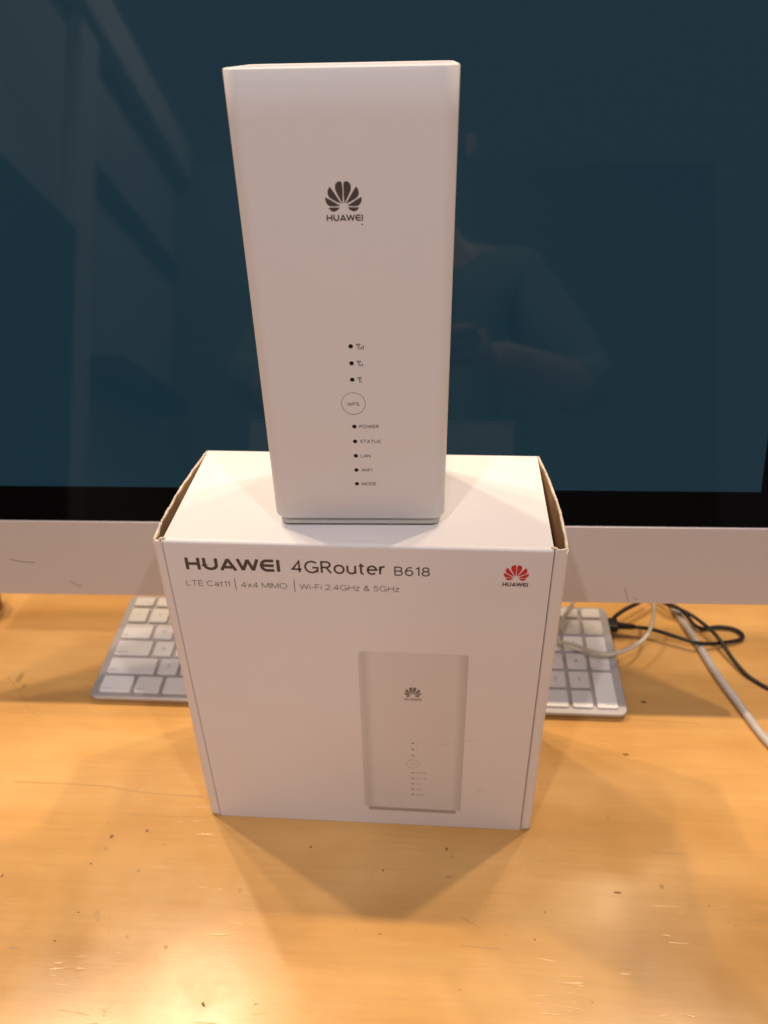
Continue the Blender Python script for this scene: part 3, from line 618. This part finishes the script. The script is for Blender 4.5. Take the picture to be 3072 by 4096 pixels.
# display, black bezel ring, chin
bm = bmesh.new(); box(bm, XL, XR, CH+BZ, CH+BZ+SH, -0.003, -0.0004); disp = obj('display', bm, M['screen'], mac)
bm = bmesh.new()
o_ = [(XA, CH+.0004), (XB, CH+.0004), (XB, TOPS), (XA, TOPS)]; i_ = [(XL, CH+BZ), (XR, CH+BZ), (XR, CH+BZ+SH), (XL, CH+BZ+SH)]
vo = [bm.verts.new((x, y, 0)) for x, y in o_]; vi = [bm.verts.new((x, y, 0)) for x, y in i_]; vb = [bm.verts.new((x, y, -.003)) for x, y in o_]; vj = [bm.verts.new((x, y, -.0032)) for x, y in i_]
for k in range(4):
    j = (k+1) % 4
    bm.faces.new((vo[k], vo[j], vi[j], vi[k])); bm.faces.new((vo[j], vo[k], vb[k], vb[j])); bm.faces.new((vi[k], vi[j], vj[j], vj[k])); bm.faces.new((vb[j], vb[k], vj[k], vj[j]))
obj('bezel', bm, M['bezel'], mac)
bm = bmesh.new(); box(bm, XA, XB, 0.0, CH, -0.005, 0.0); chin = obj('chin', bm, M['alu'], mac, bevel=0.0008)
bm = bmesh.new(); xc = (XA+XB)/2; rings = []
NX, NY = 32, 20
grid = []
for i in range(NX+1):
    u = i/NX*2-1; row = []
    for j in range(NY+1):
        v = j/NY*2-1
        dz = 0.006+0.045*max(0, 1-abs(u)**2.4)*max(0, 1-abs(v)**2.4)
        row.append(bm.verts.new((xc+u*(XB-XA)/2, TOPS/2+v*TOPS/2, -dz)))
    grid.append(row)
for i in range(NX):
    for j in range(NY): bm.faces.new((grid[i][j], grid[i+1][j], grid[i+1][j+1], grid[i][j+1]))
me = bm
vf = [bm.verts.new((x, y, -0.0051)) for x, y in ((XA, 0), (XB, 0), (XB, TOPS), (XA, TOPS))]; bm.faces.new(vf)
obj('back_shell', bm, M['alu'], mac, smooth=30)
MI = mac.matrix_world.inverted(); MN = mac.matrix_world.to_3x3() @ Vector((0, 0, 1)); MO = mac.matrix_world.translation.copy()
def mp_(px, py):
    p = MI @ un_plane(px, py, MO, MN); return p.x, p.y
# stand: bent aluminium foot and neck, in the computer's frame
bm = bmesh.new()
def wl(x, y, z): return MI @ Vector((x, y, z))
sx0, sx1 = xc-0.095, xc+0.095
neck = [(0.235, 0.0022), (0.30, 0.0022), (0.385, 0.0024), (0.398, 0.008), (0.396, 0.02), (0.335, 0.20), (0.31, 0.27)]
cp = catmull([Vector((0, y, z)) for y, z in neck], 6)
rings = []
for i, p in enumerate(cp):
    tg = (cp[min(i+1, len(cp)-1)]-cp[max(i-1, 0)]).normalized(); n = Vector((0, -tg.z, tg.y))
    a = p+n*0.0018; b = p-n*0.0018
    rings.append([wl(sx0, a.y, a.z), wl(sx1, a.y, a.z), wl(sx1, b.y, b.z), wl(sx0, b.y, b.z)])
loft(bm, rings); obj('stand', bm, M['alu'], mac, smooth=40)
# hairs and scuffs on the chin
for pts, w_ in (([(2497, 2350), (2505, 2375), (2515, 2412)], .0004), ([(2533, 2388), (2541, 2394), (2551, 2397)], .0004), ([(40, 2236), (80, 2245), (140, 2250)], .0005), ([(280, 2322), (300, 2335), (325, 2345)], .0004)):
    bm = bmesh.new(); pp = [mp_(*p) for p in pts]
    c = catmull([Vector((x, y, 0)) for x, y in pp], 4)
    ribbon(bm, [(p.x, p.y) for p in c], w_, 0.00003, 0.00012); obj('scuff_mark', bm, M['scuff'], chin)

# ------------------------------------------------------------------ keyboard
KD, KZ0, KZ1 = 0.115, 0.0068, 0.0183
KT = math.asin((KZ1-KZ0)/KD)
kb = empty('keyboard', Matrix.Translation((-0.02083, 0.0991, KZ0)) @ Matrix.Rotation(0.00714, 4, 'Z') @ Matrix.Rotation(KT, 4, 'X'))
tag(kb, 'thin silver keyboard with white keys lying half hidden behind the carton', 'keyboard')
def rr_prism(bm, w, d, rad, zs, cx, cy, n=4):
    loft(bm, [[(x, y, z) for x, y in rrect(w-2*i, d-2*i, max(rad-i, .0004), n, cx, cy)] for z, i in zs])
bm = bmesh.new(); rr_prism(bm, 0.430, KD, 0.0065, ((-.0036, .0003), (-.0030, 0), (-.0005, 0), (0, .0005)), 0, KD/2, 6); obj('base_plate', bm, M['kplate'], kb, smooth=40)
bm = bmesh.new(); rr_prism(bm, 0.426, KD-.004, 0.006, ((-.0058, .0015), (-.0037, 0)), 0, KD/2, 6); obj('underside', bm, M['kunder'], kb)
bm = bmesh.new()
loft(bm, [[(x, KD-.012+.006*math.cos(a), -.0105+.006*math.sin(a)) for a in [2*math.pi*k/12 for k in range(12)]] for x in (-.20, .20)]); obj('rear_foot', bm, M['kunder'], kb, smooth=40)
U = 0.01905; GAP = 0.0030; KX0 = -0.2096
key_cache = {}
def key_mesh(w, d):
    k = (round(w, 5), round(d, 5))
    if k not in key_cache:
        bm = bmesh.new(); rr_prism(bm, w, d, 0.0016, ((0.0002, 0), (0.0017, 0), (0.0022, .0006)), 0, 0, 3)
        bmesh.ops.recalc_face_normals(bm, faces=bm.faces)
        me = bpy.data.meshes.new('key'); bm.to_mesh(me); bm.free(); me.materials.append(M['key'])
        key_cache[k] = me
    return key_cache[k]
def key(x, y, w, d, legend=None, pos='c', size=.0034):
    o = bpy.data.objects.new('key', key_mesh(w, d)); link(o, kb); o.location = (x, y, 0)
    if legend:
        ref = .0
        wd = {'tab': .0042, 'caps lock': .0098, 'shift': .0056, 'enter': .0064, 'esc': .0042, 'control': .0076, 'option': .0068}.get(legend)
        if wd:
            xa = -w/2+.0018 if pos == 'l' else w/2-.0018-wd
            b = text_bm(legend, xa, xa+wd, -d/2+.0024, .0018, .00222)
        else:
            b = text_bm(legend, 0, None, 0, size, .00222, 0.13)
            xs = [v.co.x for v in b.verts]; c = (min(xs)+max(xs))/2; ys = [v.co.y for v in b.verts]; cy = (min(ys)+max(ys))/2
            for v in b.verts: v.co.x -= c; v.co.y -= cy
        lo = obj('key_legend', b, M['legend'], o)
    return o
rows = []
y0_ = 0.0132
def row(i, spec, x_units=0.0):
    x = KX0+x_units*U
    for w_, lg, ps in spec:
        key(x+w_*U/2, y0_+U*i, w_*U-GAP, U-GAP, lg, ps); x += w_*U
n_ = lambda s: [(1, c if c != '_' else None, 'c') for c in s]
row(0, [(1.5, 'control', 'l'), (1.25, 'option', 'l'), (1.5, None, 'c'), (6.5, None, 'c'), (1.5, None, 'c'), (1.25, None, 'c'), (1.5, None, 'c')])
row(1, [(2.25, 'shift', 'l')]+n_('ZXCVBNM,./')+[(2.75, None, 'c')])
row(2, [(1.75, 'caps lock', 'l')]+n_("ASDFGHJKL;'")+[(2.25, None, 'c')])
row(3, [(1.5, 'tab', 'l')]+n_('QWERTYUIOP[]')+[(1.5, None, 'c')])
row(4, n_('`1234567890-=')+[(2, None, 'c')])
row(0, [(1, None, 'c')]*3, 15); row(1, [(1, None, 'c')], 16); row(3, [(1, None, 'c')]*3, 15); row(4, [(1, None, 'c')]*3, 15)
row(4, n_('_=/*'), 18); row(3, n_('789-'), 18); row(2, n_('456+'), 18); row(1, n_('123'), 18)
row(0, [(2, '0', 'c'), (1, '.', 'c')], 18)
key(KX0+21.5*U, y0_+U*0.5, U-GAP, 2*U-GAP, 'enter', 'r')
yF = y0_+U*4+0.0166
x = KX0
for k in range(14): key(x+15/14*U/2, yF, 15/14*U-GAP, 0.0106, 'esc' if k == 0 else None, 'r'); x += 15/14*U
for k in range(7): key(KX0+(15.5+k)*U, yF, U-GAP, 0.0106)

# ------------------------------------------------------------------ cables and small things on the desk
z1c = lambda zx, zy, z=0.0: desk_pt(2350+zx*.4352, 2350+zy*.4352, z)
def cable(name, pts, rad, m, label, n=10):
    bm = bmesh.new(); tube(bm, catmull(pts, 8), rad, n); o = obj(name, bm, m, smooth=60); tag(o, label, 'cable'); return o
def cable_on(name, parent, pts, rad, m, n=10):
    bm = bmesh.new(); tube(bm, catmull(pts, 8), rad, n); return obj(name, bm, m, parent, smooth=60)
rg = 0.0031
cable('grey_cable', [z1c(640, -40, rg), z1c(770, 150, rg), z1c(860, 290, rg), z1c(955, 430, rg), z1c(1045, 570, rg), z1c(1150, 740, rg), z1c(1262, 900, rg), z1c(1375, 1050, rg), z1c(1485, 1200, rg), z1c(1590, 1340, rg), z1c(1730, 1500, rg), z1c(1950, 1760, rg)], rg, M['grey_cable'], 'thick pale grey cable running diagonally to the right edge of the desk', 14)
rb = 0.0017
cable('black_cable', [z1c(560, 60, rb+.004), z1c(700, 140, rb+.008), z1c(850, 200, rb+.009), z1c(950, 250, .010), z1c(1060, 330, .010), z1c(1150, 405, .010), z1c(1240, 515, .008), z1c(1330, 650, .005), z1c(1440, 780, .003), z1c(1540, 858, rb), z1c(1659, 925, rb), z1c(1800, 985, rb)], rb, M['black_cable'], 'black cable curving from under the screen to the right edge')
usb = empty('black_usb_cable', Matrix.Translation(desk_pt(2450, 2520, 0)))
tag(usb, 'black cable looping out of a plug at the right end of the keyboard', 'cable')
UI = usb.matrix_world.inverted()
loc = lambda p: UI @ p
zc = .0105
cable_on('cord', usb, [loc(p) for p in (z1c(430, 362, zc), z1c(560, 378, zc), z1c(700, 415, zc), z1c(850, 465, .0095), z1c(1000, 507, .0090), z1c(1150, 517, .0055), z1c(1300, 500, .004), z1c(1395, 482, .0032), z1c(1428, 452, .003), z1c(1395, 405, .003), z1c(1310, 372, .003), z1c(1190, 362, .003), z1c(1060, 377, .003), z1c(985, 345, .0055), z1c(930, 280, .0085), z1c(850, 200, .013), z1c(740, 140, .014), z1c(620, 50, .012))], rb, M['black_cable'])
pa, pb = z1c(275, 350, zc), z1c(435, 362, zc)
dirv = (pb-pa).normalized()
bm = bmesh.new(); path = [pa+(pb-pa)*k/16 for k in range(17)]
tube(bm, [loc(p) for p in path], .003, 12, [(.0034 if k % 2 else .0029)-.0008*k/16 for k in range(17)]); obj('strain_relief', bm, M['black_cable'], usb, smooth=30)
bm = bmesh.new()
side = Vector((-dirv.y, dirv.x, 0)); upv = Vector((0, 0, 1)); base = pa-dirv*0.0085
rings = []
for k, g_ in ((0, .8), (.0006, 1), (.0078, 1), (.0086, .8)):
    rings.append([loc(base+dirv*k+side*(a*g_)+upv*(b*g_)) for a, b in rrect(.0125, .0075, .0015, 3)])
loft(bm, rings); obj('plug', bm, M['black_cable'], usb, smooth=40)
cable_on('second_cord', usb, [loc(p) for p in (base+dirv*.004+side*.004+upv*.002, z1c(260, 262, .012), z1c(340, 205, .013), z1c(430, 160, .013), z1c(560, 90, .012))], rb*1.1, M['black_cable'])
wz = lambda px, py, z: desk_pt(px, py, z)
cable('white_cable', [wz(2330, 2360, .030), wz(2297, 2404, .030), wz(2274, 2438, .026), wz(2240, 2500, .024), wz(2222, 2545, .024), wz(2240, 2566, .024), wz(2300, 2581, .0245), wz(2375, 2609, .0245), wz(2428, 2618, .024), wz(2480, 2608, .022), wz(2530, 2588, .021), wz(2575, 2556, .021), wz(2600, 2520, .023), wz(2612, 2470, .027), wz(2616, 2425, .031), wz(2618, 2380, .033)], .0017, M['white_cable'], 'thin off-white cable looping over the right end of the keyboard')
# dark red round-bellied cup whose foot shows at the left edge
cup = empty('red_cup', Matrix.Translation(desk_pt(-62, 2440, 0)))
tag(cup, 'dark red rounded cup at the left edge under the screen', 'cup')
bm = bmesh.new(); n = 28
prof_c = [(0.0, .0), (.014, .0), (.0155, .002), (.0175, .012), (.018, .025), (.0178, .038), (.0168, .038), (.0168, .012), (.013, .004), (0.0, .004)]
loft(bm, [[(max(q, 1e-5)*math.cos(2*math.pi*k/n), max(q, 1e-5)*math.sin(2*math.pi*k/n), z) for k in range(n)] for q, z in prof_c])
obj('bowl', bm, M['red'], cup, smooth=50)
bm = bmesh.new(); hp = catmull([Vector((-.0165, 0, .031)), Vector((-.027, 0, .029)), Vector((-.028, 0, .018)), Vector((-.0172, 0, .010))], 6)
tube(bm, hp, .0022, 8); obj('handle', bm, M['red'], cup, smooth=60)

# ------------------------------------------------------------------ the person taking the picture, mirrored faintly in the screen
M['skin'] = mat('skin', (0.36, 0.23, 0.18), 0.5, var=0.06, vscale=30)
M['shirt'] = mat('grey_green_shirt', (0.15, 0.18, 0.18), 0.9, bump=0.4, bscale=40, var=0.12, vscale=12)
M['trousers'] = mat('dark_trousers', (0.03, 0.035, 0.05), 0.9)
M['hair'] = mat('dark_hair', (0.03, 0.02, 0.015), 0.7, bump=0.6, bscale=200)
def skin(name, pts, edges, m, parent, root=0, sub=2):
    me = bpy.data.meshes.new(name); me.from_pydata([p[0] for p in pts], edges, []); me.materials.append(m)
    o = bpy.data.objects.new(name, me); link(o, parent)
    md = o.modifiers.new('skin', 'SKIN')
    if not me.skin_vertices: me.attributes.new  # the modifier adds the layer below
    bm_ = bmesh.new(); bm_.from_mesh(me); ly = bm_.verts.layers.skin.verify()
    for v, p in zip(bm_.verts, pts):
        r_ = p[1]; v[ly].radius = (r_, r_) if not isinstance(r_, tuple) else r_; v[ly].use_root = (v.index == root)
    bm_.to_mesh(me); bm_.free(); md.use_smooth_shade = True
    sb = o.modifiers.new('subdivision', 'SUBSURF'); sb.levels = sb.render_levels = sub
    return o
per = empty('person', Matrix.Translation((0.04, -0.66, -0.74)))
tag(per, 'person in a grey shirt holding up a phone, faintly mirrored in the dark screen', 'person')
off = Vector((0.04, -0.66, -0.74))
def P(x, y, z): return tuple(Vector((0.04+x, y, z))-off)
phone_c = CAM_POS-FX*0.018-UX*0.045
hand_t = {s_: phone_c+RX*(s_*0.040)-UX*0.035-FX*0.016 for s_ in (1, -1)}
def arm(s_):
    h = hand_t[s_]; sh = (s_*.165, -.655, .61); el = (s_*.295, -.60, .40)
    wr = Vector((0.04+s_*.295, -.60, .40)).lerp(h, 0.80)
    return sh, el, wr
pts = [(P(0, -.66, .16), (.16, .105)), (P(0, -.66, .34), (.135, .095)), (P(0, -.655, .50), (.155, .105)), (P(0, -.65, .62), (.10, .075)), (P(0, -.64, .69), .055), (P(0, -.615, .75), .058), (P(0, -.60, .82), (.076, .092)), (P(0, -.61, .90), (.066, .078))]
edges = [(i, i+1) for i in range(7)]
for s_ in (1, -1):
    sh, el, wr = arm(s_); b_ = len(pts)
    pts += [(P(*sh), .060), (P(s_*.235, -.63, .50), .050), (P(*el), .043), (tuple(Vector(P(*el)).lerp(wr-off, .45)), .040), (tuple(wr-off), .027)]
    edges += [(3, b_), (b_, b_+1), (b_+1, b_+2), (b_+2, b_+3), (b_+3, b_+4)]
    b_ = len(pts)
    pts += [(P(s_*.09, -.66, .06), .088), (P(s_*.10, -.65, -.26), .058), (P(s_*.105, -.67, -.42), .052), (P(s_*.11, -.68, -.66), .036), (P(s_*.115, -.66, -.705), .036), (P(s_*.13, -.55, -.712), .028)]
    edges += [(0, b_)]+[(b_+i, b_+i+1) for i in range(5)]
body = skin('body', pts, edges, M['skin'], per)
sp = [(P(0, -.66, .10), (.172, .118)), (P(0, -.66, .34), (.150, .110)), (P(0, -.655, .50), (.168, .118)), (P(0, -.65, .625), (.112, .086))]
se = [(0, 1), (1, 2), (2, 3)]
for s_ in (1, -1):
    sh, el, wr = arm(s_); b_ = len(sp)
    sp += [(P(*sh), .072), (P(s_*.235, -.63, .50), .064), (P(*el), .058), (tuple(Vector(P(*el)).lerp(wr-off, .35)), .054)]
    se += [(3, b_), (b_, b_+1), (b_+1, b_+2), (b_+2, b_+3)]
skin('shirt', sp, se, M['shirt'], per)
tp = [(P(0, -.66, .12), (.165, .115))]; te = []
for s_ in (1, -1):
    b_ = len(tp); tp += [(P(s_*.09, -.66, .04), .098), (P(s_*.10, -.65, -.26), .070), (P(s_*.11, -.68, -.64), .058)]; te += [(0, b_), (b_, b_+1), (b_+1, b_+2)]
skin('trousers', tp, te, M['trousers'], per)
skin('hair', [(P(0, -.665, .80), (.070, .05)), (P(0, -.655, .88), (.078, .07)), (P(0, -.60, .925), (.068, .060)), (P(0, -.555, .915), (.05, .03))], [(0, 1), (1, 2), (2, 3)], M['hair'], per)
skin('nose', [(P(0, -.518, .835), .009), (P(0, -.497, .808), .013), (P(0, -.512, .800), .012)], [(0, 1), (1, 2)], M['skin'], per)
for s_ in (1, -1):
    skin('ear', [(P(s_*.080, -.605, .850), .012), (P(s_*.084, -.610, .825), .014), (P(s_*.079, -.600, .800), .010)], [(0, 1), (1, 2)], M['skin'], per)
    bm = bmesh.new(); bmesh.ops.create_uvsphere(bm, u_segments=12, v_segments=8, radius=.012); bmesh.ops.translate(bm, verts=bm.verts, vec=P(s_*.031, -.522, .836)); obj('eye', bm, M['key'], per, smooth=60)
    # hand: palm behind the phone's edge, four fingers wrapped along its back, thumb along the other face
    h = hand_t[s_]; wr = arm(s_)[2]
    rel = lambda v: tuple(v-off)
    hp = [(rel(wr), .026), (rel(wr.lerp(h, .6)), (.032, .022)), (rel(h+RX*s_*.012), (.034, .018))]
    he = [(0, 1), (1, 2)]
    for q, ln in enumerate((1.0, 1.1, 1.03, .82)):
        base_ = h+RX*s_*.014+UX*(.026-.018*q)
        k0 = len(hp)
        hp += [(rel(base_+RX*s_*.006+FX*.006), .0095), (rel(base_+RX*s_*.004+FX*.020*ln), .0085), (rel(base_-RX*s_*.014*ln+FX*.024), .0078), (rel(base_-RX*s_*.030*ln+FX*.0235), .0068)]
        he += [(2, k0), (k0, k0+1), (k0+1, k0+2), (k0+2, k0+3)]
    k0 = len(hp)
    hp += [(rel(h-FX*.008-UX*.02), .012), (rel(h-FX*.010-RX*s_*.012+UX*.002), .010), (rel(h-FX*.008-RX*s_*.022+UX*.018), .008)]
    he += [(1, k0), (k0, k0+1), (k0+1, k0+2)]
    skin('hand', hp, he, M['skin'], body, 0, 1)
bm = bmesh.new(); bmesh.ops.create_uvsphere(bm, u_segments=12, v_segments=6, radius=.022)
for v in bm.verts: v.co = Vector((v.co.x, v.co.y*.35, v.co.z*.22))+Vector(P(0, -.517, .768))
obj('mouth', bm, mat('lips', (0.40, 0.16, 0.14), 0.5), per, smooth=60)
# the phone in the hands, its back towards the scene just behind the lens
FR = Matrix(((RX.x, UX.x, -FX.x, phone_c.x), (RX.y, UX.y, -FX.y, phone_c.y), (RX.z, UX.z, -FX.z, phone_c.z), (0, 0, 0, 1)))
ph = empty('phone', FR); tag(ph, 'black phone held up behind the lens, hidden behind the router in the mirror', 'phone')
bm = bmesh.new(); loft(bm, [[(x, y, z) for x, y in rrect(.075-2*i_, .160-2*i_, .010, 6)] for z, i_ in ((-.004, .001), (-.003, 0), (.003, 0), (.004, .001))]); obj('case', bm, M['bezel'], ph, smooth=40)
